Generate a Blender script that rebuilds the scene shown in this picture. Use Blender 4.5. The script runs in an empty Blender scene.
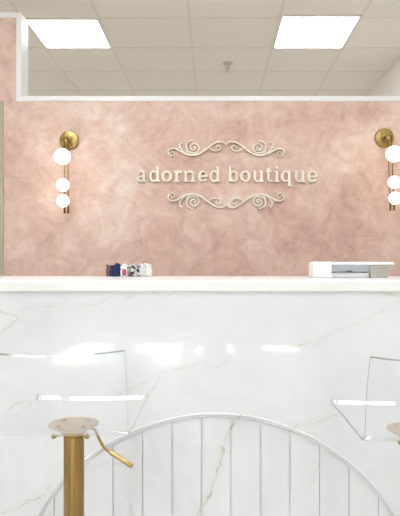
import bpy, bmesh, math, random
from mathutils import Vector, Matrix, noise
random.seed(7)
C = bpy.context.scene
COL = C.collection
EYE = 1.116
PI = math.pi

# ------------------------------------------------------------------ materials
def newmat(name):
    m = bpy.data.materials.new(name); m.use_nodes = True
    nt = m.node_tree
    for n in list(nt.nodes): nt.nodes.remove(n)
    out = nt.nodes.new('ShaderNodeOutputMaterial')
    return m, nt, out

def principled(nt, out, col=(.8, .8, .8), rough=.5, metal=0, spec=.5, coat=0, coat_rough=.03):
    b = nt.nodes.new('ShaderNodeBsdfPrincipled')
    b.inputs['Base Color'].default_value = (*col, 1)
    b.inputs['Roughness'].default_value = rough
    b.inputs['Metallic'].default_value = metal
    b.inputs['Specular IOR Level'].default_value = spec
    b.inputs['Coat Weight'].default_value = coat
    b.inputs['Coat Roughness'].default_value = coat_rough
    nt.links.new(b.outputs[0], out.inputs[0])
    return b

def ramp(nt, fac, stops):
    r = nt.nodes.new('ShaderNodeValToRGB')
    e = r.color_ramp.elements
    while len(e) < len(stops): e.new(.5)
    for i, (p, c) in enumerate(stops):
        e[i].position = p; e[i].color = (*c, 1) if len(c) == 3 else c
    nt.links.new(fac, r.inputs[0])
    return r.outputs[0]

def tex(nt, vec, scale, detail=4, rough=.55, dist=0, dim='3D'):
    n = nt.nodes.new('ShaderNodeTexNoise'); n.noise_dimensions = dim
    n.inputs['Scale'].default_value = scale; n.inputs['Detail'].default_value = detail
    n.inputs['Roughness'].default_value = rough; n.inputs['Distortion'].default_value = dist
    nt.links.new(vec, n.inputs['Vector'])
    return n

def coord(nt):
    t = nt.nodes.new('ShaderNodeTexCoord')
    return t.outputs['Object']

def math_n(nt, op, a, b=None, c=None, clamp=False):
    n = nt.nodes.new('ShaderNodeMath'); n.operation = op; n.use_clamp = clamp
    for i, v in enumerate((a, b, c)):
        if v is None: continue
        if isinstance(v, (int, float)): n.inputs[i].default_value = v
        else: nt.links.new(v, n.inputs[i])
    return n.outputs[0]

def mixc(nt, fac, a, b, mode='MIX'):
    n = nt.nodes.new('ShaderNodeMix'); n.data_type = 'RGBA'; n.blend_type = mode
    if isinstance(fac, (int, float)): n.inputs[0].default_value = fac
    else: nt.links.new(fac, n.inputs[0])
    for i, v in ((6, a), (7, b)):
        if isinstance(v, tuple): n.inputs[i].default_value = (*v, 1)
        else: nt.links.new(v, n.inputs[i])
    return n.outputs[2]

def bump(nt, b, h, strength=.1, dist=.01):
    n = nt.nodes.new('ShaderNodeBump'); n.inputs['Strength'].default_value = strength
    n.inputs['Distance'].default_value = dist
    nt.links.new(h, n.inputs['Height']); nt.links.new(n.outputs[0], b.inputs['Normal'])

def simple(name, col, rough=.5, metal=0, spec=.5, coat=0, var=.04, scale=30, bmp=0):
    m, nt, out = newmat(name)
    b = principled(nt, out, col, rough, metal, spec, coat)
    n = tex(nt, coord(nt), scale, 3)
    lo = tuple(max(0, c * (1 - var)) for c in col); hi = tuple(min(1, c * (1 + var)) for c in col)
    nt.links.new(ramp(nt, n.outputs[0], [(.35, lo), (.65, hi)]), b.inputs['Base Color'])
    if bmp: bump(nt, b, n.outputs[0], bmp)
    return m

# pink limewash wall
def mat_pink():
    m, nt, out = newmat('pink_limewash')
    b = principled(nt, out, (.7, .5, .42), .75, 0, .25)
    co = coord(nt)
    n1 = tex(nt, co, 1.5, 5, .6, .5); n2 = tex(nt, co, 5.5, 8, .70, 1.2); n3 = tex(nt, co, 26, 4, .6, .3)
    s = math_n(nt, 'ADD', math_n(nt, 'MULTIPLY', n1.outputs[0], .44), math_n(nt, 'MULTIPLY', n2.outputs[0], .42))
    s = math_n(nt, 'ADD', s, math_n(nt, 'MULTIPLY', n3.outputs[0], .14))
    base = ramp(nt, s, [(.38, PINK[0]), (.465, PINK[1]), (.53, PINK[2]), (.62, PINK[3])])
    w = tex(nt, co, 3.1, 6, .65, .8)
    yel = ramp(nt, w.outputs[0], [(.5, (0, 0, 0)), (.68, (1, 1, 1))])
    base = mixc(nt, math_n(nt, 'MULTIPLY', yel, .35), base, (.72, .55, .41))
    # pale brushed band under the ledge
    sx = nt.nodes.new('ShaderNodeSeparateXYZ'); nt.links.new(co, sx.inputs[0])
    band = math_n(nt, 'SUBTRACT', sx.outputs[2], 2.04)
    band = math_n(nt, 'MULTIPLY', band, 9, clamp=True)
    n4 = tex(nt, co, 9, 5, .7, .4)
    band = math_n(nt, 'MULTIPLY', band, ramp(nt, n4.outputs[0], [(.45, (0, 0, 0)), (.6, (1, 1, 1))]))
    base = mixc(nt, math_n(nt, 'MULTIPLY', band, .45), base, (.76, .62, .54))
    nt.links.new(base, b.inputs['Base Color'])
    bump(nt, b, n2.outputs[0], .12, .01)
    return m
PINK = [(.525, .33, .27), (.635, .43, .35), (.715, .515, .425), (.80, .665, .58)]

# white marble with thin gold-grey veins that run along given paths (x, z of the counter front)
def P2(px, py): return ((px - 214) / 320.0, EYE - (py - 265) / 320.0)
VEINS = [
    ([(262, 352), (290, 346), (318, 342), (327, 335)], .0026, .62),
    ([(327, 335), (345, 328), (372, 315), (404, 301)], .0020, .28),
    ([(138, 404), (155, 386), (164, 373), (182, 368), (206, 361)], .0024, .42),
    ([(-20, 313), (8, 312), (21, 318), (10, 326), (2, 332)], .0028, .55),
    ([(20, 310), (45, 306), (75, 308), (110, 299), (150, 295), (190, 290)], .0022, .35),
    ([(240, 414), (229, 438), (219, 466), (211, 492), (196, 520)], .0034, .75),
    ([(4, 416), (14, 404), (30, 400), (52, 409)], .0026, .5),
    ([(-20, 522), (20, 507), (40, 497), (50, 484)], .0032, .5),
    ([(290, 430), (308, 424), (330, 416), (362, 413)], .0026, .45),
    ([(190, 364), (212, 367), (232, 361)], .0030, .22),
    ([(372, 290), (388, 294), (404, 297)], .0030, .6),
    ([(312, 486), (317, 470), (324, 458), (316, 446)], .0040, .3),
    ([(96, 400), (128, 391), (150, 378)], .0030, .25),
    ([(80, 520), (40, 560), (-10, 590), (-90, 640)], .0035, .5),
    ([(404, 301), (440, 340), (500, 380), (560, 470)], .0030, .5),
    ([(-20, 313), (-90, 350), (-130, 430), (-210, 500)], .0030, .5),
    ([(300, 520), (330, 560), (390, 600)], .0030, .4),
]
def mat_marble(with_veins=True, name='marble', rough=.12, coat=1.0):
    m, nt, out = newmat(name)
    b = principled(nt, out, (.82, .82, .81), rough, 0, .5, coat, .02)
    co = coord(nt)
    n1 = tex(nt, co, 2.2, 5, .6, .6)
    base = ramp(nt, n1.outputs[0], [(.32, (.69, .695, .71)), (.5, (.76, .765, .785)), (.7, (.795, .80, .825))])
    if with_veins:
        # wobble the coordinates
        nw = tex(nt, co, 16, 4, .65); nw2 = tex(nt, co, 75, 2, .6)
        def add(v, nn, k):
            s = nt.nodes.new('ShaderNodeVectorMath'); s.operation = 'SUBTRACT'
            nt.links.new(nn.outputs['Color'], s.inputs[0]); s.inputs[1].default_value = (.5, .5, .5)
            s2 = nt.nodes.new('ShaderNodeVectorMath'); s2.operation = 'SCALE'
            nt.links.new(s.outputs[0], s2.inputs[0]); s2.inputs['Scale'].default_value = k
            s3 = nt.nodes.new('ShaderNodeVectorMath'); s3.operation = 'ADD'
            nt.links.new(v, s3.inputs[0]); nt.links.new(s2.outputs[0], s3.inputs[1])
            return s3.outputs[0]
        v = add(add(co, nw, .045), nw2, .012)
        fl = nt.nodes.new('ShaderNodeVectorMath'); fl.operation = 'MULTIPLY'
        nt.links.new(v, fl.inputs[0]); fl.inputs[1].default_value = (1, 0, 1)
        v = fl.outputs[0]
        # node group: smooth mask around one segment
        g = bpy.data.node_groups.new('vein_segment', 'ShaderNodeTree')
        for nm, tp in (('V', 'NodeSocketVector'), ('A', 'NodeSocketVector'), ('BA', 'NodeSocketVector'), ('InvLen2', 'NodeSocketFloat'), ('Width', 'NodeSocketFloat'), ('Amp', 'NodeSocketFloat')):
            g.interface.new_socket(nm, in_out='INPUT', socket_type=tp)
        g.interface.new_socket('Mask', in_out='OUTPUT', socket_type='NodeSocketFloat')
        gi = g.nodes.new('NodeGroupInput'); go = g.nodes.new('NodeGroupOutput')
        def vm(op, a, b_=None):
            n = g.nodes.new('ShaderNodeVectorMath'); n.operation = op
            g.links.new(a, n.inputs[0])
            if b_ is not None: g.links.new(b_, n.inputs[1])
            return n
        pa = vm('SUBTRACT', gi.outputs['V'], gi.outputs['A'])
        d = vm('DOT_PRODUCT', pa.outputs[0], gi.outputs['BA'])
        t = math_n(g, 'MULTIPLY', d.outputs['Value'], gi.outputs['InvLen2'], clamp=True)
        sc = g.nodes.new('ShaderNodeVectorMath'); sc.operation = 'SCALE'
        g.links.new(gi.outputs['BA'], sc.inputs[0]); g.links.new(t, sc.inputs['Scale'])
        df = vm('SUBTRACT', pa.outputs[0], sc.outputs[0])
        ln = vm('LENGTH', df.outputs[0])
        q = math_n(g, 'DIVIDE', ln.outputs['Value'], gi.outputs['Width'])
        q = math_n(g, 'SUBTRACT', 1.0, q, clamp=True)
        q = math_n(g, 'MULTIPLY', q, gi.outputs['Amp'])
        g.links.new(q, go.inputs[0])
        total = None; halo = None
        for pts, w, amp in VEINS:
            for (a, c) in zip(pts[:-1], pts[1:]):
                ax, az = P2(*a); bx_, bz = P2(*c)
                for kind, ww, aa in (('v', w, amp), ('h', w * 7, amp * .22)):
                    gn = nt.nodes.new('ShaderNodeGroup'); gn.node_tree = g
                    nt.links.new(v, gn.inputs['V'])
                    gn.inputs['A'].default_value = (ax, 0, az)
                    gn.inputs['BA'].default_value = (bx_ - ax, 0, bz - az)
                    gn.inputs['InvLen2'].default_value = 1 / ((bx_ - ax) ** 2 + (bz - az) ** 2)
                    gn.inputs['Width'].default_value = ww; gn.inputs['Amp'].default_value = aa
                    if kind == 'v': total = gn.outputs[0] if total is None else math_n(nt, 'MAXIMUM', total, gn.outputs[0])
                    else: halo = gn.outputs[0] if halo is None else math_n(nt, 'MAXIMUM', halo, gn.outputs[0])
        brk = tex(nt, co, 38, 3, .6)
        bm_ = ramp(nt, brk.outputs[0], [(.40, (.05, .05, .05)), (.58, (1, 1, 1))])
        tot = math_n(nt, 'MULTIPLY', total, bm_)
        base = mixc(nt, halo, base, (.58, .54, .46))
        base = mixc(nt, math_n(nt, 'MULTIPLY', tot, 1.05), base, (.42, .32, .18))
    nt.links.new(base, b.inputs['Base Color'])
    return m

def mat_brushed(name, col, rough=.3, aniso=True):
    m, nt, out = newmat(name)
    b = principled(nt, out, col, rough, 1.0)
    mp = nt.nodes.new('ShaderNodeMapping'); nt.links.new(coord(nt), mp.inputs[0])
    mp.inputs['Scale'].default_value = (160, 160, 4)
    n = tex(nt, mp.outputs[0], 1.0, 3)
    nt.links.new(ramp(nt, n.outputs[0], [(.3, tuple(c * .95 for c in col)), (.7, tuple(min(1, c * 1.04) for c in col))]), b.inputs['Base Color'])
    r = math_n(nt, 'ADD', math_n(nt, 'MULTIPLY', n.outputs[0], .06), rough - .03)
    nt.links.new(r, b.inputs['Roughness'])
    return m

def mat_clear(name, tint, gloss_mix=1.0, rough=.02, ior=1.49):
    m, nt, out = newmat(name)
    tr = nt.nodes.new('ShaderNodeBsdfTransparent'); tr.inputs[0].default_value = (*tint, 1)
    gl = nt.nodes.new('ShaderNodeBsdfGlossy'); gl.inputs['Roughness'].default_value = rough
    n = tex(nt, coord(nt), 60, 2)
    nt.links.new(ramp(nt, n.outputs[0], [(.3, (.95, .95, .95)), (.7, (1, 1, 1))]), gl.inputs[0])
    fr = nt.nodes.new('ShaderNodeFresnel'); ge = nt.nodes.new('ShaderNodeNewGeometry')
    io = math_n(nt, 'ADD', math_n(nt, 'MULTIPLY', ge.outputs['Backfacing'], 1 / ior - ior), ior)   # same reflectance from both sides of the sheet
    nt.links.new(io, fr.inputs[0])
    f = math_n(nt, 'MULTIPLY', fr.outputs[0], gloss_mix, clamp=True)
    mx = nt.nodes.new('ShaderNodeMixShader')
    nt.links.new(f, mx.inputs[0]); nt.links.new(tr.outputs[0], mx.inputs[1]); nt.links.new(gl.outputs[0], mx.inputs[2])
    nt.links.new(mx.outputs[0], out.inputs[0])
    return m

def mat_emit(name, col, strength):
    m, nt, out = newmat(name)
    e = nt.nodes.new('ShaderNodeEmission'); e.inputs[0].default_value = (*col, 1); e.inputs[1].default_value = strength
    nt.links.new(e.outputs[0], out.inputs[0])
    return m

def mat_ceiling():
    m, nt, out = newmat('ceiling_tile')
    b = principled(nt, out, (.7, .66, .58), .9, 0, .2)
    n = tex(nt, coord(nt), 180, 3, .7)
    nt.links.new(ramp(nt, n.outputs[0], [(.35, (.83, .79, .715)), (.65, (.885, .845, .77))]), b.inputs['Base Color'])
    bump(nt, b, n.outputs[0], .15, .003)
    return m

def mat_floor():
    m, nt, out = newmat('plank_floor')
    b = principled(nt, out, (.5, .42, .34), .4)
    co = coord(nt)
    br = nt.nodes.new('ShaderNodeTexBrick'); nt.links.new(co, br.inputs[0])
    br.inputs['Scale'].default_value = 1; br.inputs['Brick Width'].default_value = 1.2; br.inputs['Row Height'].default_value = .16
    br.inputs['Mortar Size'].default_value = .002
    br.inputs['Color1'].default_value = (.72, .70, .67, 1); br.inputs['Color2'].default_value = (.67, .65, .62, 1); br.inputs['Mortar'].default_value = (.4, .37, .34, 1)
    mp = nt.nodes.new('ShaderNodeMapping'); nt.links.new(co, mp.inputs[0]); mp.inputs['Scale'].default_value = (2, 30, 1)
    n = tex(nt, mp.outputs[0], 2, 5)
    nt.links.new(mixc(nt, .3, br.outputs[0], ramp(nt, n.outputs[0], [(.3, (.6, .58, .55)), (.7, (.8, .78, .74))])), b.inputs['Base Color'])
    return m

M = dict(
    pink=mat_pink(),
    white=simple('white_gloss_paint', (.78, .77, .755), .35, var=.015),
    wall=simple('cream_paint', (.84, .80, .73), .7, var=.02),
    wallfront=simple('white_wall_paint', (.86, .86, .85), .7, var=.02),
    beige=simple('beige_door_paint', (.46, .39, .28), .5, var=.03),
    marble=mat_marble(),
    top=simple('white_solid_surface', (.84, .825, .805), .2, coat=0, var=.012, scale=5),
    brass=mat_brushed('brushed_brass', (.34, .215, .078), .28),
    brass_pale=mat_brushed('pale_champagne_brass', (.50, .31, .11), .45),
    antique=mat_brushed('antique_brass', (.40, .28, .10), .28),
    grip=simple('lever_grip_brass', (.50, .36, .15), .3, 1.0),
    rod=simple('satin_brass_rod', (.42, .29, .11), .5, 1.0),
    steel=simple('brushed_steel', (.62, .58, .58), .3, 1.0),
    acrylic=mat_clear('clear_acrylic', (.985, .988, .988), 1.0),
    acrylic_edge=mat_clear('acrylic_cut_edge', (.52, .49, .48), 1.2, .08),
    glass=mat_clear('window_glass', (.96, .97, .965), 1.0),
    globe=mat_emit('opal_globe_glow', (1.0, .95, .88), 5.0),
    panel=mat_emit('light_panel_glow', (.87, .955, 1.04), 14.0),
    letter=simple('cream_sign_paint', (.87, .80, .68), .4, var=.03),
    ceiling=mat_ceiling(), floor=mat_floor(),
    grid=simple('ceiling_grid_metal', (.775, .72, .635), .5, var=.02),
    dark=simple('dark_metal', (.06, .06, .06), .4),
    black=simple('dark_frame', (.10, .10, .10), .4),
    bronze=simple('hinge_bronze', (.16, .12, .08), .4, .8),
    greymetal=simple('silver_plastic', (.40, .42, .46), .3, .2),
    taupe=simple('taupe_metal', (.42, .385, .33), .35, .3),
    plastic=simple('white_plastic', (.86, .86, .86), .28, var=.01),
    screen=simple('tablet_screen', (.03, .03, .035), .08),
    pave=simple('concrete_pavement', (.52, .51, .49), .85, var=.08, scale=6),
    navy=simple('navy_cloth', (.007, .016, .065), .8, var=.5, scale=120),
    brown=simple('brown_cloth', (.17, .09, .065), .8, var=.35, scale=140),
    cloth_white=simple('white_cloth', (.80, .79, .80), .8, var=.06, scale=90),
    red=simple('crimson_cloth', (.50, .03, .10), .7, var=.2, scale=150),
    cream_cloth=simple('cream_cloth', (.70, .66, .58), .8, var=.15, scale=110),
    lav=simple('pale_lilac_cloth', (.66, .65, .70), .8, var=.1, scale=110),
)
def mat_bw():
    m, nt, out = newmat('black_and_white_print')
    b = principled(nt, out, (.1, .1, .1), .8)
    n = tex(nt, coord(nt), 65, 2, .5, 1.5)
    nt.links.new(ramp(nt, n.outputs[0], [(.47, (.015, .013, .013)), (.53, (.55, .52, .50))]), b.inputs['Base Color'])
    return m
M['bw'] = mat_bw()

# ------------------------------------------------------------------ mesh helpers (world coordinates in, object origin subtracted)
def link(name, bm, mats, parent=None, origin=None, smooth=False, kind=None, keep=False):
    if not isinstance(mats, (list, tuple)): mats = [mats]
    if not keep: bmesh.ops.recalc_face_normals(bm, faces=bm.faces)
    o_ = Vector(parent['_o']) if parent is not None else Vector(origin or (0, 0, 0))
    bmesh.ops.translate(bm, vec=-o_, verts=bm.verts)
    me = bpy.data.meshes.new(name); bm.to_mesh(me); bm.free()
    if smooth:
        for p in me.polygons: p.use_smooth = True
    for mm in mats: me.materials.append(mm)
    ob = bpy.data.objects.new(name, me); COL.objects.link(ob)
    if parent is not None: ob.parent = parent
    else: ob.location = o_
    if parent is not None: pass
    ob['_o'] = tuple(o_)
    if kind: ob['kind'] = kind
    return ob

def thing(name, label, cat, loc, group=None):
    o = bpy.data.objects.new(name, None); COL.objects.link(o); o.location = loc
    o.empty_display_size = .05
    o['label'] = label; o['category'] = cat; o['_o'] = tuple(loc)
    if group: o['group'] = group
    return o

def box(bm, a, b, bev=0, seg=2):
    x0, y0, z0 = a; x1, y1, z1 = b
    vs = [bm.verts.new(p) for p in ((x0, y0, z0), (x1, y0, z0), (x1, y1, z0), (x0, y1, z0), (x0, y0, z1), (x1, y0, z1), (x1, y1, z1), (x0, y1, z1))]
    fs = [bm.faces.new([vs[i] for i in f]) for f in ((3, 2, 1, 0), (4, 5, 6, 7), (0, 1, 5, 4), (1, 2, 6, 5), (2, 3, 7, 6), (3, 0, 4, 7))]
    if bev:
        es = list({e for f in fs for e in f.edges})
        bmesh.ops.bevel(bm, geom=es, offset=bev, segments=seg, profile=.5, affect='EDGES')

def BM(): return bmesh.new()
def bxo(name, a, b, mat, parent=None, bev=0, **k):
    bm = BM(); box(bm, a, b, bev); return link(name, bm, mat, parent, **k)

def frame_from(d):
    d = d.normalized(); up = Vector((0, 0, 1)) if abs(d.z) < .9 else Vector((1, 0, 0))
    x = d.cross(up).normalized(); y = x.cross(d).normalized()
    return x, y

def tube(bm, pts, r, seg=12, cap=True):
    pts = [Vector(p) for p in pts]; n = len(pts)
    rs = r if isinstance(r, (list, tuple)) else [r] * n
    rings = []
    px = None
    for i, p in enumerate(pts):
        d = (pts[min(i + 1, n - 1)] - pts[max(i - 1, 0)])
        x, y = frame_from(d)
        if px is not None:
            x = (px - d.normalized() * px.dot(d.normalized())).normalized(); y = d.normalized().cross(x)
        px = x
        rings.append([bm.verts.new(p + (x * math.cos(2 * PI * k / seg) + y * math.sin(2 * PI * k / seg)) * rs[i]) for k in range(seg)])
    for a, b in zip(rings[:-1], rings[1:]):
        for k in range(seg): bm.faces.new((a[k], a[(k + 1) % seg], b[(k + 1) % seg], b[k]))
    if cap:
        bm.faces.new(rings[0][::-1]); bm.faces.new(rings[-1])

def lathe(bm, prof, centre, axis='Z', seg=40):
    """prof: list of (radius, height)"""
    c = Vector(centre); rings = []
    for r, h in prof:
        ring = []
        for k in range(seg):
            a = 2 * PI * k / seg
            if r < 1e-6 and k > 0: ring.append(ring[0]); continue
            p = Vector((r * math.cos(a), r * math.sin(a), h))
            if axis == 'Y': p = Vector((p.x, -h, p.y))
            ring.append(bm.verts.new(c + p))
        rings.append(ring)
    for a, b in zip(rings[:-1], rings[1:]):
        for k in range(seg):
            q = [a[k], a[(k + 1) % seg], b[(k + 1) % seg], b[k]]
            u = []
            for v in q:
                if v not in u: u.append(v)
            if len(u) > 2:
                try: bm.faces.new(u)
                except ValueError: pass

def sphere(bm, c, r, u=32, v=20):
    mat = Matrix.Translation(c)
    bmesh.ops.create_uvsphere(bm, u_segments=u, v_segments=v, radius=r, matrix=mat)

def smooth_pts(pts, n=8):
    out = []
    P = [Vector((*p, 0)) if len(p) == 2 else Vector(p) for p in pts]
    for i in range(len(P) - 1):
        p0 = P[max(i - 1, 0)]; p1 = P[i]; p2 = P[i + 1]; p3 = P[min(i + 2, len(P) - 1)]
        for k in range(n):
            t = k / n
            out.append(.5 * ((2 * p1) + (-p0 + p2) * t + (2 * p0 - 5 * p1 + 4 * p2 - p3) * t * t + (-p0 + 3 * p1 - 3 * p2 + p3) * t ** 3))
    out.append(P[-1])
    return out

def ribbon(bm, pts, widths, to3, y0, y1):
    """flat stroke: pts 2D, widths per point; extruded between depth y0 (front) and y1 (back)"""
    n = len(pts); L = []; R = []
    for i, p in enumerate(pts):
        d = pts[min(i + 1, n - 1)] - pts[max(i - 1, 0)]
        d = Vector((d.x, d.y, 0)).normalized(); nn = Vector((-d.y, d.x, 0))
        L.append(p + nn * widths[i] / 2); R.append(p - nn * widths[i] / 2)
    def V(p, y):
        x, z = to3(p.x, p.y); return bm.verts.new((x, y, z))
    lf = [V(p, y0) for p in L]; rf = [V(p, y0) for p in R]; lb = [V(p, y1) for p in L]; rb = [V(p, y1) for p in R]
    for i in range(n - 1):
        bm.faces.new((lf[i], lf[i + 1], rf[i + 1], rf[i])); bm.faces.new((lb[i], rb[i], rb[i + 1], lb[i + 1]))
        bm.faces.new((lf[i], lb[i], lb[i + 1], lf[i + 1])); bm.faces.new((rf[i], rf[i + 1], rb[i + 1], rb[i]))
    bm.faces.new((lf[0], rf[0], rb[0], lb[0])); bm.faces.new((lf[-1], lb[-1], rb[-1], rf[-1]))

# ------------------------------------------------------------------ setting
CZ = 3.076       # ceiling height
WY0, WY1 = 3.8, 3.935
XR = 1.753; XL = -3.2; YF = -5.6; YB = 9.5
bxo('floor', (XL - .1, YF - .1, -.1), (XR + .6, YB + .1, 0), M['floor'], kind='structure')
# ceiling tiles: one slab with a grid of T-bars
bm = BM(); box(bm, (XL - .1, YF - .1, CZ), (XR + .6, YB + .1, CZ + .1)); link('ceiling', bm, M['ceiling'], kind='structure')
gx = [-3.02, -2.32, -1.52, -.91, -.195, .52, 1.165]
gy = [4.75 + .66 * k for k in range(-16, 8)]
bm = BM()
for x in gx: box(bm, (x - .011, YF, CZ - .004), (x + .011, YB, CZ + .002))
for y in gy: box(bm, (XL, y - .008, CZ - .0035), (XR, y + .008, CZ + .002))
link('trim_1', bm, M['grid'], kind='structure')
bxo('wall_right', (XR, YF, 0), (XR + .12, YB, CZ), M['wall'], kind='structure')
bxo('wall_left', (XL - .12, YF, 0), (XL, YB, CZ), M['wall'], kind='structure')
bxo('wall_back', (XL, YB, 0), (XR, YB + .12, CZ), M['wall'], kind='structure')
# pink partition: header over the doorway, step up at the left, low part to the right
PT = 2.153; PT2 = 2.68; XS = -1.252; XD = -1.33
bm = BM()
outline = [(XD, 0), (XR, 0), (XR, PT), (XS, PT), (XS, PT2), (XL, PT2), (XL, 0), (XD - .92, 0), (XD - .92, 2.158), (XD, 2.158)]
fr = [bm.verts.new((x, WY0, z)) for x, z in outline]; bk = [bm.verts.new((x, WY1, z)) for x, z in outline]
bm.faces.new(fr); bm.faces.new(bk[::-1])
for i in range(len(fr)):
    j = (i + 1) % len(fr); bm.faces.new((fr[i], bk[i], bk[j], fr[j]))
link('wall_pink_partition', bm, M['pink'], kind='structure').name = 'wall_center'
bxo('trim_2', (XS + .032, WY0 - .006, PT), (XR, WY1 + .006, PT + .032), M['white'], kind='structure', bev=.003)
bxo('trim_3', (XS, WY0 - .006, PT), (XS + .032, WY1 + .006, PT2 + .035), M['white'], kind='structure', bev=.003)
bxo('trim_4', (XL, WY0 - .006, PT2), (XS, WY1 + .006, PT2 + .035), M['white'], kind='structure', bev=.003)
# doorway at the left edge
dr = bxo('door_1', (XD - .89, WY0 + .035, .01), (XD - .028, WY0 + .075, 2.128), M['beige'], kind='structure', bev=.002)
bm = BM()
box(bm, (XD - .026, WY0 - .002, 0), (XD - .002, WY1, 2.156)); box(bm, (XD - .918, WY0 - .002, 0), (XD - .892, WY1, 2.156)); box(bm, (XD - .892, WY0 - .002, 2.132), (XD - .026, WY1, 2.156))
link('frame', bm, M['beige'], dr)
for z in (.3, 1.48 - .0, 1.95): pass
bm = BM()
for z in (.30, 1.12, 1.94 - .46): box(bm, (XD - .036, WY0 + .012, z - .035), (XD - .0265, WY0 + .034, z + .035), .001)
link('hinge', bm, M['bronze'], dr)
bm = BM(); lathe(bm, [(0, .055), (.018, .053), (.026, .04), (.022, .02), (.009, .012), (.009, 0)], (XD - .82, WY0 + .035, 1.0), 'Y', 24)
link('handle', bm, M['antique'], dr, smooth=True)
# front (street) wall; unseen windows added, cut to throw sun patches the counter mirrors
wins = [(-1.98, -1.38, .72, 2.3), (-1.05, -.42, .75, 2.25), (-.30, -.18, .95, 1.75), (.13, .25, .75, 1.6), (.62, 1.12, .85, 1.45)]
bm = BM(); xs = XL
for (a, b, WZ0, WZ1) in wins:
    box(bm, (xs, YF - .12, 0), (a, YF, CZ)); xs = b
box(bm, (xs, YF - .12, 0), (XR, YF, CZ))
for (a, b, WZ0, WZ1) in wins:
    box(bm, (a, YF - .12, 0), (b, YF, WZ0)); box(bm, (a, YF - .12, WZ1), (b, YF, CZ))
link('wall_front', bm, M['wallfront'], kind='structure')
for i, (a, b, WZ0, WZ1) in enumerate(wins):
    bm = BM(); t = .022
    box(bm, (a, YF - .09, WZ0), (a + t, YF - .03, WZ1)); box(bm, (b - t, YF - .09, WZ0), (b, YF - .03, WZ1))
    box(bm, (a + t, YF - .09, WZ0), (b - t, YF - .03, WZ0 + t)); box(bm, (a + t, YF - .09, WZ1 - t), (b - t, YF - .03, WZ1))
    w = link('window_%d' % (i + 1), bm, M['black'], kind='structure')
    bxo('glass', (a + t, YF - .063, WZ0 + t), (b - t, YF - .057, WZ1 - t), M['glass'], w)
bxo('pavement', (-14, -22, -.14), (12, YF - .12, -.02), M['pave'], kind='structure')
# baseboards
bxo('baseboard_front', (XL, YF, 0), (XR, YF + .014, .1), M['white'], kind='structure')
bxo('baseboard_right', (XR - .014, YF + .014, 0), (XR, WY0, .1), M['white'], kind='structure')
bxo('baseboard_left', (XL, YF + .014, 0), (XL + .014, WY0, .1), M['white'], kind='structure')

# ------------------------------------------------------------------ ceiling lights
def ceiling_light(x0, x1, y0, y1, label, group=None):
    t = thing('ceiling_light', label, 'ceiling light', ((x0 + x1) / 2, (y0 + y1) / 2, CZ - .012), group)
    bm = BM(); f = .018; za, zb = CZ - .012, CZ - .0005
    box(bm, (x0, y0, za), (x0 + f, y1, zb)); box(bm, (x1 - f, y0, za), (x1, y1, zb))
    box(bm, (x0 + f, y0, za), (x1 - f, y0 + f, zb)); box(bm, (x0 + f, y1 - f, za), (x1 - f, y1, zb))
    link('frame', bm, M['white'], t)
    bm = BM(); box(bm, (x0 + f, y0 + f, CZ - .009), (x1 - f, y1 - f, CZ - .001)); link('diffuser', bm, M['panel'], t)
    return t
ceiling_light(-1.515, -.915, 4.76, 5.40, 'square glowing ceiling panel beside the white jamb, nearer the left globe sconce')
ceiling_light(.525, 1.16, 4.70, 5.40, 'square glowing ceiling panel to the right of the sprinkler, whole in the photo')
for (x, y) in ((-1.52, 1.45), (-.88, 1.45), (.52, 1.45), (-1.52, -.53), (.52, -.53), (-1.52, -2.51), (.52, -2.51)):  # panels added out of view to light the front and the seat lips
    ceiling_light(x, x + .64, y + .008, y + .652, 'added square glowing ceiling panel, out of view over the customer side of the counter', 'added ceiling panels over the shop floor')

for (x, y) in ((-2.96, 4.75), (-1.52, 8.05), (.52, 8.05)):  # unseen panels added to brighten the ceiling beyond the partition
    ceiling_light(x, x + .6, y + .008, y + .652, 'added square glowing ceiling panel, out of view in the room behind the pink wall', 'added ceiling panels of the back room')
# sprinkler head
sp = thing('sprinkler_head', 'small grey metal sprinkler head hanging from the ceiling between two light panels', 'sprinkler', (.136, 5.82, CZ))
bm = BM(); lathe(bm, [(0, 0), (.048, 0), (.050, -.004), (.040, -.014), (.022, -.02), (0, -.02)], (.136, 5.82, CZ), 'Z', 32)
link('escutcheon', bm, M['steel'], sp, smooth=True)
bm = BM(); lathe(bm, [(0, -.018), (.026, -.018), (.026, -.055), (.017, -.062), (.015, -.082), (.0, -.082)], (.136, 5.82, CZ), 'Z', 24)
for s in (-1, 1): tube(bm, [(.136 + s * .014, 5.82, CZ - .045), (.136 + s * .022, 5.82, CZ - .066), (.136 + s * .004, 5.82, CZ - .086)], .0035, 8)
link('body', bm, M['steel'], sp)
bm = BM(); lathe(bm, [(0, -.084), (.017, -.084), (.017, -.088), (0, -.088)], (.136, 5.82, CZ), 'Z', 20)
link('deflector', bm, M['steel'], sp)

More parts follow.
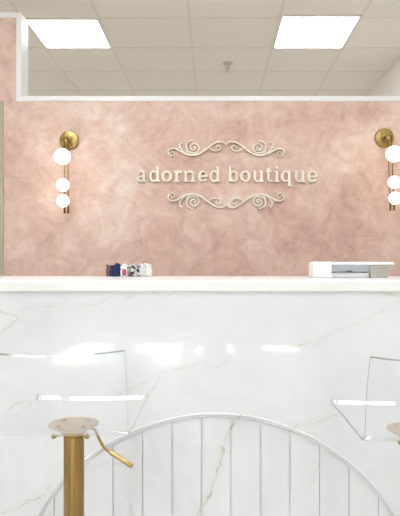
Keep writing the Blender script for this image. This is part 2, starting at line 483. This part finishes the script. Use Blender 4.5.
# ------------------------------------------------------------------ wall sconces
def copy_tree(o, parent=None):
    c = o.copy(); COL.objects.link(c)
    if parent: c.parent = parent
    for ch in list(o.children): copy_tree(ch, c)
    return c
SX, SZ = -.915, 1.903
sc = thing('wall_sconce', 'brass wall sconce with three glowing globes, left of the shop name on the pink wall', 'wall light', (SX, WY0, SZ), 'globe sconces on the pink wall')
bm = BM(); lathe(bm, [(0, 0), (.060, 0), (.061, .004), (.060, .014), (.056, .019), (.03, .022), (0, .022)], (SX, WY0, SZ), 'Y', 48)
link('backplate', bm, M['antique'], sc, smooth=False)
bm = BM(); tube(bm, [(SX, WY0 - .02, SZ), (SX, WY0 - .085, SZ - .004), (SX + .0, WY0 - .098, SZ - .02)], .011, 14)
sphere(bm, (SX, WY0 - .09, SZ - .014), .015, 16, 10)
link('arm', bm, M['antique'], sc, smooth=True)
for k, dx in enumerate((-.009, .0135)):
    bm = BM(); tube(bm, [(SX + dx, WY0 - .09, SZ - (.0)), (SX + dx, WY0 - .09, 1.436)], .0072, 12)
    link('rod', bm, M['rod'], sc, smooth=True)
for z, r in ((1.775, .0485), (1.604, .0385), (1.507, .0375)):
    bm = BM(); sphere(bm, (SX - .007, WY0 - .095 - .007 - r, z), r)
    g = link('globe', bm, M['globe'], sc, smooth=True)
    bm = BM(); lathe(bm, [(0, 0), (.017, 0), (.018, .006), (.018, .014), (0, .014)], (SX, WY0 - .089, z), 'Y', 24)
    link('socket_cup', bm, M['antique'], sc)
s2 = copy_tree(sc); s2.location = ((384 - 214) / 157.9, WY0, SZ + .016)
s2.rotation_euler.y = -math.radians(2.2)      # hangs slightly out of true
for c in s2.children:
    if c.name.split('.')[0] in ('globe', 'socket_cup'): c.location.x += .020 if c.name.startswith('globe') else .006
    if c.name.startswith('rod'): c.location.x += .006
s2['label'] = 'brass wall sconce with three glowing globes, cut by the right edge of the photo'

# ------------------------------------------------------------------ shop sign
S = 1 / (600 / (WY0 - .02))
def sg(px, py): return ((px - 214) * S, EYE + (265 - py) * S)
FY, BY = WY0 - .020, WY0 - .004
sign = thing('shop_sign', 'raised cream lettering reading adorned boutique between scrolls on the pink wall', 'sign', (sg(226, 0)[0], WY0, sg(0, 174.5)[1]))
def arc(cx, cy, rx, ry, a0, a1, n=20):
    return [Vector((cx + rx * math.cos(math.radians(a0 + (a1 - a0) * k / n)), cy + ry * math.sin(math.radians(a0 + (a1 - a0) * k / n)), 0)) for k in range(n + 1)]
BASE = 181.6
class Gl:
    def __init__(s, x): s.bm = BM(); s.x = x; s.e = 0
    def to3(s, x, y): return sg(s.x + x, BASE - y)
    def stroke(s, pts, w):
        pts = [p if isinstance(p, Vector) else Vector((*p, 0)) for p in pts]
        if not isinstance(w, (list, tuple)): w = [w] * len(pts)
        s.e += .0004
        ribbon(s.bm, pts, w, s.to3, FY - s.e, BY)
    def bowl(s, cx, cy, rx, ry, wv=2.45, wh=1.5, a0=0, a1=360):
        pts = arc(cx, cy, rx, ry, a0, a1, 28)
        s.stroke(pts, [wh + (wv - wh) * abs(math.cos(math.radians(a0 + (a1 - a0) * k / 28))) ** 1.3 for k in range(29)])
    def serif(s, x0, x1, y, h=1.45): s.stroke([(x0, y), (x1, y)], h)
    def done(s): link('letter', s.bm, M['letter'], sign)
XH = 10.9; AH = 15.4; ST = 2.5
def L_a(x):
    g = Gl(x); g.stroke([(6.6, 0.2), (6.6, 7.4)], ST)
    g.stroke(smooth_pts([(6.6, 7.0), (6.2, 9.4), (4.2, 10.4), (2.0, 9.9), (1.1, 8.6)], 6), [2.2 - .035 * k for k in range(24)] + [1.4])
    g.stroke(arc(1.6, 8.5, .35, .35, 0, 350, 10), .9)
    g.bowl(3.4, 3.0, 2.5, 2.3, 2.2, 1.4, 40, 330)
    g.stroke([(3.6, 5.5), (6.4, 6.0)], 1.4); g.serif(6.6, 9.0, .6); g.done()
def L_d(x):
    g = Gl(x); g.stroke([(8.3, 0), (8.3, AH)], ST); g.bowl(4.6, 5.4, 3.6, 4.9)
    g.serif(6.2, 8.4, AH - .6); g.serif(8.2, 10.6, .6); g.done()
def L_b(x):
    g = Gl(x); g.stroke([(2.3, 0), (2.3, AH)], ST); g.bowl(6.0, 5.4, 3.6, 4.9)
    g.serif(0, 2.4, AH - .6); g.done()
def L_o(x): g = Gl(x); g.bowl(5.1, 5.4, 4.0, 4.8, 2.6, 1.5); g.done()
def L_r(x):
    g = Gl(x); g.stroke([(2.3, .2), (2.3, XH)], ST); g.serif(0, 5.2, .6); g.serif(0, 2.4, XH - .6)
    g.stroke(smooth_pts([(2.6, 7.2), (4.0, 9.6), (5.6, 10.2), (6.6, 9.7)], 6), [1.4 + .05 * k for k in range(19)])
    g.stroke([(6.6, 10.3), (6.6, 7.9)], 1.3); g.done()
def L_n(x):
    g = Gl(x); g.stroke([(2.5, .2), (2.5, XH)], ST); g.stroke([(9.8, .2), (9.8, 7.2)], ST)
    g.stroke(smooth_pts([(2.8, 7.4), (4.6, 9.6), (7.0, 10.3), (9.2, 9.2), (9.8, 6.9)], 6), [1.4 + .045 * k for k in range(25)])
    g.serif(.4, 4.8, .6); g.serif(.4, 2.6, XH - .6); g.serif(7.6, 12.0, .6); g.done()
def L_e(x):
    g = Gl(x); pts = arc(4.7, 5.4, 3.7, 4.9, 2, 325, 28)
    g.stroke(pts, [1.4 + 1.1 * abs(math.cos(math.radians(2 + 323 * k / 28))) ** 1.3 for k in range(29)])
    g.stroke([(1.2, 5.6), (8.9, 5.6)], 1.4); g.done()
def L_u(x):
    g = Gl(x); g.stroke([(2.5, XH), (2.5, 3.8)], ST); g.stroke([(9.3, XH), (9.3, 0)], ST)
    g.stroke(smooth_pts([(2.5, 4.0), (3.2, 1.4), (5.4, .5), (7.6, 1.3), (9.2, 3.4)], 6), [2.1 - .045 * k for k in range(25)])
    g.serif(.3, 2.6, XH - .6); g.serif(7.1, 9.4, XH - .6); g.serif(9.2, 11.5, .6); g.done()
def L_t(x):
    g = Gl(x); g.stroke([(3.4, 13.4), (3.4, 3.2)], ST); g.serif(.8, 7.0, XH - .6, 1.2)
    g.stroke(smooth_pts([(3.4, 3.4), (3.9, 1.2), (5.4, .6), (7.2, 1.2)], 6), [2.1 - .05 * k for k in range(19)]); g.done()
def L_i(x):
    g = Gl(x); g.stroke([(2.6, .2), (2.6, XH)], ST); g.serif(.2, 5.2, .6); g.serif(.4, 2.7, XH - .6)
    g.stroke(arc(2.6, 14.0, .65, .65, 0, 350, 14), 1.3); g.done()
def L_q(x):
    g = Gl(x); g.stroke([(8.3, -4.4), (8.3, XH)], ST); g.bowl(4.6, 5.4, 3.6, 4.9); g.serif(6.1, 10.5, -3.9); g.done()
L_a(137.2); L_d(149.3); L_o(161.6); L_r(174.2); L_n(182.6 + .6); L_e(198.2); L_d(209.6)
L_b(227.6); L_o(240.2); L_u(252.2); L_t(265.0); L_i(274.2); L_q(281.2); L_u(293.4); L_e(307.8)
# scrollwork: left half of the upper ornament in photo-zoom units, mirrored for the others
def zz(p): return (160 + p[0] / 6.15, 135 + p[1] / 6.15)
STROKES = [
    ([(76, 112), (66, 104), (60, 114), (72, 126), (86, 112), (76, 92), (58, 90), (52, 104), (62, 88), (84, 84), (108, 92), (136, 110), (170, 122), (206, 124), (244, 112), (280, 88), (316, 62), (348, 44), (378, 40), (398, 50), (400, 62), (390, 64)], 7, 15),
    ([(204, 78), (212, 70), (218, 82), (206, 92), (190, 84), (188, 64), (206, 52), (230, 60), (240, 80), (228, 104), (204, 110), (176, 98), (162, 74), (168, 50), (192, 36), (206, 38)], 8, 12),
    ([(168, 76), (164, 96), (178, 114), (200, 124)], 8, 12),
    ([(186, 124), (156, 112), (134, 92), (122, 68), (124, 50), (134, 44), (138, 52)], 5, 11),
    ([(146, 104), (130, 84), (112, 78), (104, 84)], 4, 8),
    ([(300, 74), (318, 92), (344, 98), (366, 88), (370, 72), (356, 64), (344, 72), (350, 82)], 6, 10),
]
STROKES[0] = ([(78, 110), (68, 106), (66, 116), (78, 122), (90, 110), (84, 96), (68, 92)], 6, 8)
MAINL = ([(60, 122), (50, 106), (56, 90), (76, 82), (104, 88), (136, 106), (170, 120), (206, 123), (244, 112), (280, 88), (316, 62), (348, 44), (378, 40), (398, 50), (401, 62)], 7, 15)
CURL = ([(60, 122), (72, 130), (86, 122), (86, 106), (74, 102), (66, 110), (72, 116)], 7, 8)
STROKES[0] = CURL; STROKES.append(MAINL)
for fx in (0, 1):
    for fy in (0, 1):
        bm = BM(); e = 0
        for pts, w0, w1 in STROKES:
            e += .0005
            q = []
            for p in pts:
                x, y = zz(p)
                if fx: x = 452 - x
                if fy: y = 349 - y
                q.append((x, y))
            sp_ = smooth_pts(q, 6); n = len(sp_)
            ws = [(w0 * .72 + (w1 * .66 - w0 * .72) * math.sin(PI * k / (n - 1)) ** .8) / 6.15 for k in range(n)]
            ribbon(bm, sp_, ws, sg, FY - e, BY)
        link('scrollwork', bm, M['letter'], sign)

# ------------------------------------------------------------------ reception counter
CF = 1.875; CX0, CX1 = -1.45, 1.45; ACX, AR = .006, .653; TZ = 1.068; TT = .034
ctr = thing('reception_counter', 'long white marble-look reception counter with an arched panelled front', 'counter', (0, 2.2, 0))
bm = BM(); Bz = TZ - TT; n = 72
arcp = [(ACX + AR * math.cos(PI - PI * k / n), AR * math.sin(PI * k / n)) for k in range(n + 1)]
def face_prism(bm, front, y0, y1):
    f = [bm.verts.new((x, y0, z)) for x, z in front]; b = [bm.verts.new((x, y1, z)) for x, z in front]
    bm.faces.new(f); bm.faces.new(b[::-1])
    for i in range(len(f)):
        j = (i + 1) % len(f); bm.faces.new((f[i], b[i], b[j], f[j]))
# front slab with the semicircular opening, then solid carcass behind
front = [(CX0, 0)] + arcp + [(CX1, 0), (CX1, Bz), (CX0, Bz)]
face_prism(bm, front, CF, CF + .03)
box(bm, (CX0, CF + .036, 0), (CX1, 2.55, Bz))
link('body', bm, M['marble'], ctr)
# boards
bm = BM(); gw = .0036; gd = .006; yb = CF + .010
g0 = (201.5 - 214) / 320; sp2 = 29.6 / 320
xs = sorted(g0 + k * sp2 for k in range(-8, 9) if abs(g0 + k * sp2 - ACX) < AR)
edges = [ACX - AR] + xs + [ACX + AR]
for a, b in zip(edges[:-1], edges[1:]):
    a2 = a + gw / 2; b2 = b - gw / 2
    m = 6; pr = []
    for k in range(m + 1):
        x = a2 + (b2 - a2) * k / m
        pr.append((x, math.sqrt(max(0.0001, AR ** 2 - (x - ACX) ** 2)) - .0005))
    face_prism(bm, [(a2, 0.001), (b2, 0.001)] + pr[::-1], yb, CF + .0355)
# groove backs
for x in xs:
    z = math.sqrt(max(0.0001, AR ** 2 - (x - ACX) ** 2)) - .002
    box(bm, (x - gw / 2, yb + .0065, .001), (x + gw / 2, CF + .0352, z))
bmesh.ops.remove_doubles(bm, verts=bm.verts, dist=1e-5)
link('panelling', bm, M['marble'], ctr)
# arch moulding: swept profile
bm = BM()
prof = [(-.0125, CF + .012), (-.0125, CF + .001), (-.0105, CF - .002), (-.0075, CF - .0005), (-.006, CF - .004), (-.002, CF - .005), (.001, CF - .002), (.0012, CF + .002), (.0012, CF + .012)]
rings = []
for k in range(n * 2 + 1):
    t = PI - PI * k / (n * 2)
    rings.append([bm.verts.new((ACX + (AR + r) * math.cos(t), y, (AR + r) * math.sin(t) + .001)) for r, y in prof])
for a, b in zip(rings[:-1], rings[1:]):
    for i in range(len(prof) - 1): bm.faces.new((a[i], a[i + 1], b[i + 1], b[i]))
link('arch_moulding', bm, M['marble'], ctr)
bm = BM(); box(bm, (CX0 - .02, CF - .014, Bz), (CX1 + .02, 2.60, TZ), .003)
link('countertop', bm, M['top'], ctr)

# ------------------------------------------------------------------ bar stools
FS = 1.40
def stool(cx, label, dz=0):
    t = thing('bar_stool', label, 'bar stool', (cx, FS, 0), 'clear bar stools at the counter')
    bm = BM(); lathe(bm, [(0, 0), (.195, 0), (.198, .003), (.196, .008), (.12, .016), (.05, .026), (.028, .034), (0, .034)], (cx, FS, 0), 'Z', 64)
    link('base', bm, M['brass'], t, smooth=True)
    bm = BM(); lathe(bm, [(0, .03), (.0235, .03), (.0235, .703), (.0225, .706), (0, .706)], (cx, FS, 0), 'Z', 40)
    link('column', bm, M['brass'], t, smooth=False)
    for p in t.children[-1].data.polygons: p.use_smooth = abs(p.normal.z) < .5
    bm = BM(); tube(bm, [(cx + .16 * math.cos(a), FS - .02 - .16 * math.sin(a), .30) for a in [PI * k / 24 for k in range(-2, 27)]], .009, 12)
    for s in (-1, 1): tube(bm, [(cx + s * .02, FS, .30), (cx + s * .16, FS - .01, .30)], .007, 10)
    tube(bm, [(cx, FS, .26), (cx, FS, .34)], .028, 24)
    link('footrest', bm, M['brass'], t, smooth=True)
    # mounting plate: shallow dish under the seat
    pz = .7345
    bm = BM(); lathe(bm, [(0, -.004), (.02, -.0035), (.050, -.003), (.0575, 0), (.058, -.003), (.05, -.008), (.024, -.012), (0, -.012)], (cx, FS, pz), 'Z', 48)
    link('mounting_plate', bm, M['brass_pale'], t)
    bm = BM(); lathe(bm, [(0, .7055), (.022, .7055), (.0225, .710), (.030, .714), (.030, .7235), (0, .7235)], (cx, FS, 0), 'Z', 32)
    link('collar', bm, M['brass_pale'], t)
    for s in (-1, 1):
        bm = BM(); tube(bm, [(cx + s * .012, FS - .025, .713), (cx + s * .036, FS - .034, .713)], .0022, 8); sphere(bm, (cx + s * .038, FS - .034, .7125), .0058, 14, 10)
        link('knob', bm, M['antique'], t, smooth=True)
    for a in (45, 135, 225, 315):
        r = .04; x = cx + r * math.cos(math.radians(a)); y = FS + r * math.sin(math.radians(a))
        bm = BM(); lathe(bm, [(0, .7315), (.0032, .7315), (.0052, .7330), (.0048, .7362), (0, .7368)], (x, y, 0), 'Z', 12)
        link('bolt', bm, M['brass'], t)
    # lever
    bm = BM()
    tube(bm, smooth_pts([(cx + .024, FS + .02, .7180), (cx + .046, FS + .01, .7165), (cx + .054, FS, .709), (cx + .062, FS - .004, .694), (cx + .072, FS - .007, .680), (cx + .082, FS - .009, .6725), (cx + .092, FS - .010, .6662)], 5), .0034, 10)
    lv = link('lever', bm, M['brass'], t, smooth=True)
    bm = BM(); tube(bm, [(cx + .084, FS - .0095, .6712), (cx + .088, FS - .0098, .6688), (cx + .134, FS - .012, .6400), (cx + .139, FS - .012, .6369)], [.0042, .0056, .0058, .0046], 14)
    link('grip', bm, M['grip'], lv, smooth=True)
    # clear seat shell : profile in (y, z), solidified sheet, crowned in x
    prof = [(1.618, .7330), (1.618, .7390), (1.616, .7435), (1.6125, .7468), (1.6090, .7470), (1.6072, .7460), (1.6050, .7443), (1.6030, .7427), (1.6010, .7411), (1.5990, .7402), (1.590, .7400), (1.53, .7400), (1.47, .7415), (1.40, .7400), (1.34, .7395), (1.30, .7392), (1.275, .7402), (1.258, .7450), (1.250, .7560), (1.247, .775), (1.243, .81), (1.235, .85), (1.223, .89), (1.213, .918), (1.207, .929)]
    pp = [Vector((y, z, 0)) for y, z in prof]
    sm = smooth_pts([(p.x, p.y) for p in pp], 4); W = .147; NX = 16; th = .0055
    grid_o = []; grid_i = []; n_ = len(sm)
    for i, p in enumerate(sm):
        d = (sm[min(i + 1, n_ - 1)] - sm[max(i - 1, 0)]).normalized(); nn = Vector((-d.y, d.x, 0))   # towards underside / rear
        f = max(0, (p.y - .75) / .19)
        ro = []; ri = []
        for k in range(NX + 1):
            u = -1 + 2 * k / NX
            w = W * (1 + .0 * f)
            y = p.x - (1 - u * u) * .045 * f                          # backrest bows away from the sitter
            z = p.y + (.004 * u * u if p.y < .75 else 0) - (1 - u * u) * .006 * f
            x = cx + u * w
            ro.append((x, y, z)); ri.append((x, y - nn.x * th, z - nn.y * th))
        grid_o.append(ro); grid_i.append(ri)
    bm = BM()
    vo = [[bm.verts.new(p) for p in r] for r in grid_o]; vi = [[bm.verts.new(p) for p in r] for r in grid_i]
    for i in range(n_ - 1):
        for k in range(NX):
            bm.faces.new((vo[i][k], vo[i][k + 1], vo[i + 1][k + 1], vo[i + 1][k])); bm.faces.new((vi[i][k], vi[i + 1][k], vi[i + 1][k + 1], vi[i][k + 1]))
        for k in (0, NX):
            f = bm.faces.new((vo[i][k], vo[i + 1][k], vi[i + 1][k], vi[i][k])); f.material_index = 1
    for i in (0, n_ - 1):
        for k in range(NX):
            f = bm.faces.new((vo[i][k], vo[i][k + 1], vi[i][k + 1], vi[i][k])); f.material_index = 1
    sh = link('seat_shell', bm, [M['acrylic'], M['acrylic_edge']], t, smooth=True)
    for p in sh.data.polygons:
        if p.material_index == 1: p.use_smooth = False
    sh['label'] = 'clear acrylic seat and low back'
    for o in list(t.children) + [g for c in t.children for g in c.children]:      # this stool's gas column is raised by dz
        if o.name.split('.')[0] in ('base', 'footrest', 'column'): continue
        if o.parent is t: o.location.z += dz
    col_ = [o for o in t.children if o.name.split('.')[0] == 'column'][0]
    for v in col_.data.vertices:
        if v.co.z > .5: v.co.z += dz
    return t
stool(-.327, 'clear acrylic bar stool on a gold column, whole lever showing, under the pouches', .013)
stool(.462, 'clear acrylic bar stool cut by the right edge of the photo, column out of view')

# ------------------------------------------------------------------ small pouches on the counter
def pouch(px0, px1, h, mat, label, seed, Y=2.50, tag=None, lean=0):
    s = 600 / Y; x0 = (px0 - 214) / s; x1 = (px1 - 214) / s; cx = (x0 + x1) / 2; hw = (x1 - x0) / 2
    t = thing('cloth_pouch', label, 'pouch', (cx, Y, TZ), 'little pouches in a row on the counter')
    bm = BM(); bmesh.ops.create_cube(bm, size=2)
    bmesh.ops.subdivide_edges(bm, edges=bm.edges, cuts=7, use_grid_fill=True)
    for v in bm.verts:
        p = v.co.copy(); q = p.normalized()
        p = p * .62 + q * .45
        w = 1 - .22 * math.exp(-((p.z - .45) / .25) ** 2)           # gathered neck below a frilled top
        nz = noise.noise(Vector((p.x * 1.9, p.y * 1.9, p.z * 1.6)) + Vector((seed * 7.3, 0, 0))) * .22 + noise.noise(p * 5 + Vector((seed, 3, 1))) * .08
        fr_ = 1 + (.18 * math.sin(6 * math.atan2(p.y, p.x)) if p.z > .5 else 0)
        x = p.x * w * (1 + nz) * fr_; y = p.y * w * (1 + nz) * fr_
        z = (p.z + 1.07) / 2.14 * (1 + nz * .35) * (1 + .22 * noise.noise(Vector((p.x * 1.6 + seed * 3.1, 0, seed * 1.7))))
        v.co = Vector((cx + x * hw * .98 + lean * z * hw, Y + y * .017, TZ + max(0, z) * h))
    mz = min(v.co.z for v in bm.verts)
    for v in bm.verts:
        if v.co.z < TZ + .0025: v.co.z = TZ + .0002
    link('bag', bm, mat, t, smooth=True)
    if tag:
        bm = BM(); lathe(bm, [(0, 0), (.0075, 0), (.0085, .001), (.0085, .0035), (0, .0045)], (cx + .003, Y - .0165, TZ + .017), 'Y', 24)
        for v in bm.verts: v.co.z = TZ + .018 + (v.co.z - TZ - .017) * 1.75; 
        link('badge', bm, tag, t, smooth=True)
    else:
        bm = BM(); tube(bm, [(cx + .8 * hw * math.cos(a) * .95 + lean * .7 * hw, Y + .0135 * math.sin(a), TZ + h * .70) for a in [2 * PI * k / 20 for k in range(21)]], .0014, 8)
        link('tie', bm, M['brown'] if mat is M['navy'] else mat, t)
    return t
pouch(106.5, 113.5, .049, M['brown'], 'dark brown cloth pouch at the left end of the row on the counter', 5, Y=2.53)
pouch(110.5, 120.5, .0515, M['navy'], 'navy blue cloth pouch on the counter beside the white one with a red badge', 1)
pouch(120.8, 127.6, .049, M['cloth_white'], 'white cloth pouch with an oval red badge on the counter', 2, tag=M['red'])
pouch(128.3, 140.8, .050, M['bw'], 'black and white printed cloth pouch in the middle of the row on the counter', 3)
pouch(140.0, 145.0, .054, M['lav'], 'narrow pale grey pouch between the printed and the cream ones', 4)
pouch(144.5, 152.0, .052, M['cream_cloth'], 'cream cloth pouch at the right end of the row on the counter', 6, lean=-.1)

# ------------------------------------------------------------------ payment terminal
s = 600 / 2.2
def tp(px, Y): return (px - 214) * Y / 600
pt = thing('payment_terminal', 'white tablet payment terminal with a square front block on the counter', 'payment terminal', (tp(350, 2.3), 2.3, TZ))
bm = BM(); box(bm, (tp(313.2, 2.2), 2.2, TZ + .0005), (tp(332, 2.2), 2.31, TZ + .060), .006, 3)
link('reader_block', bm, M['plastic'], pt)
def slab(bm, x0, x1, prof):
    a = [bm.verts.new((x0, y, z)) for y, z in prof]; b = [bm.verts.new((x1, y, z)) for y, z in prof]
    bm.faces.new(a); bm.faces.new(b[::-1])
    for i in range(len(a)):
        j = (i + 1) % len(a); bm.faces.new((a[i], a[j], b[j], b[i]))
xl, xr = tp(333.0, 2.2), tp(394.5, 2.2)
# tablet: upper edge toward the customer, screen tilted up toward the cashier
bm = BM(); slab(bm, xl, xr, [(2.205, 1.1185), (2.205, 1.1262), (2.215, 1.1272), (2.375, 1.1000), (2.372, 1.0920)])
link('tablet', bm, M['plastic'], pt)
bm = BM(); slab(bm, xl + .01, xr - .01, [(2.222, 1.1262), (2.222, 1.1268), (2.366, 1.1022), (2.366, 1.1014)])
link('screen', bm, M['screen'], pt)
xm = tp(371, 2.2)
bm = BM(); slab(bm, xl, xm - .002, [(2.212, 1.1183), (2.225, 1.0915), (2.36, 1.089), (2.37, 1.0918)])
link('stand', bm, M['greymetal'], pt)
bm = BM()
f1 = [(xm - .001, 1.1183), (xr - .001, 1.1183), (xr - .022, TZ + .0005), (xm + .006, TZ + .0005), (xm - .001, 1.088)]
a = [bm.verts.new((x, 2.214, z)) for x, z in f1]; b = [bm.verts.new((x, 2.34, z if z < 1.1 else 1.0965)) for x, z in f1]
bm.faces.new(a); bm.faces.new(b[::-1])
for i in range(5): j = (i + 1) % 5; bm.faces.new((a[i], b[i], b[j], a[j]))
link('bracket', bm, M['taupe'], pt)
bm = BM(); box(bm, (xl + .001, 2.235, TZ + .0005), (xm + .004, 2.36, 1.0885), .003); link('base', bm, M['plastic'], pt)
bm = BM(); box(bm, (tp(347.8, 2.2), 2.2185, 1.0898), (tp(353.3, 2.2), 2.228, 1.0942), .0015); link('port', bm, M['dark'], pt)

# ------------------------------------------------------------------ light
w = bpy.data.worlds.new('sky'); C.world = w; w.use_nodes = True
bg = w.node_tree.nodes['Background']; bg.inputs[0].default_value = (.68, .84, 1.0, 1); bg.inputs[1].default_value = 6.0
sd = bpy.data.lights.new('sun', 'SUN'); sd.energy = 30; sd.angle = math.radians(.6); sd.color = (1.0, .96, .9)
so = bpy.data.objects.new('sun', sd); COL.objects.link(so)
so.rotation_euler = Vector((.02, 1.0, -.84)).to_track_quat('-Z', 'Y').to_euler()

# ------------------------------------------------------------------ camera
cd = bpy.data.cameras.new('camera'); cam = bpy.data.objects.new('camera', cd); COL.objects.link(cam)
cam.location = (0, 0, EYE); cam.rotation_euler = (PI / 2, 0, 0)
cd.sensor_fit = 'HORIZONTAL'; cd.sensor_width = 36
F_PX = 600
# the frame is taller than wide: horizontal fit keeps 36 mm across the 400 px
cd.lens = 36 * F_PX / 400
SHM = 400.0
cd.shift_x = -(214 - 200) / SHM; cd.shift_y = (265 - 258) / SHM
cd.clip_start = .05; cd.clip_end = 100
C.camera = cam
for o in bpy.data.objects:
    if '_o' in o: del o['_o']
C.view_settings.view_transform = 'Standard'; C.view_settings.look = 'None'
C.view_settings.gamma = 1; C.view_settings.use_curve_mapping = False
C.view_settings.exposure = 0.2
C.cycles.max_bounces = 12; C.cycles.diffuse_bounces = 6; C.cycles.transparent_max_bounces = 16
C.cycles.sample_clamp_indirect = 8
C.cycles.use_denoising = True
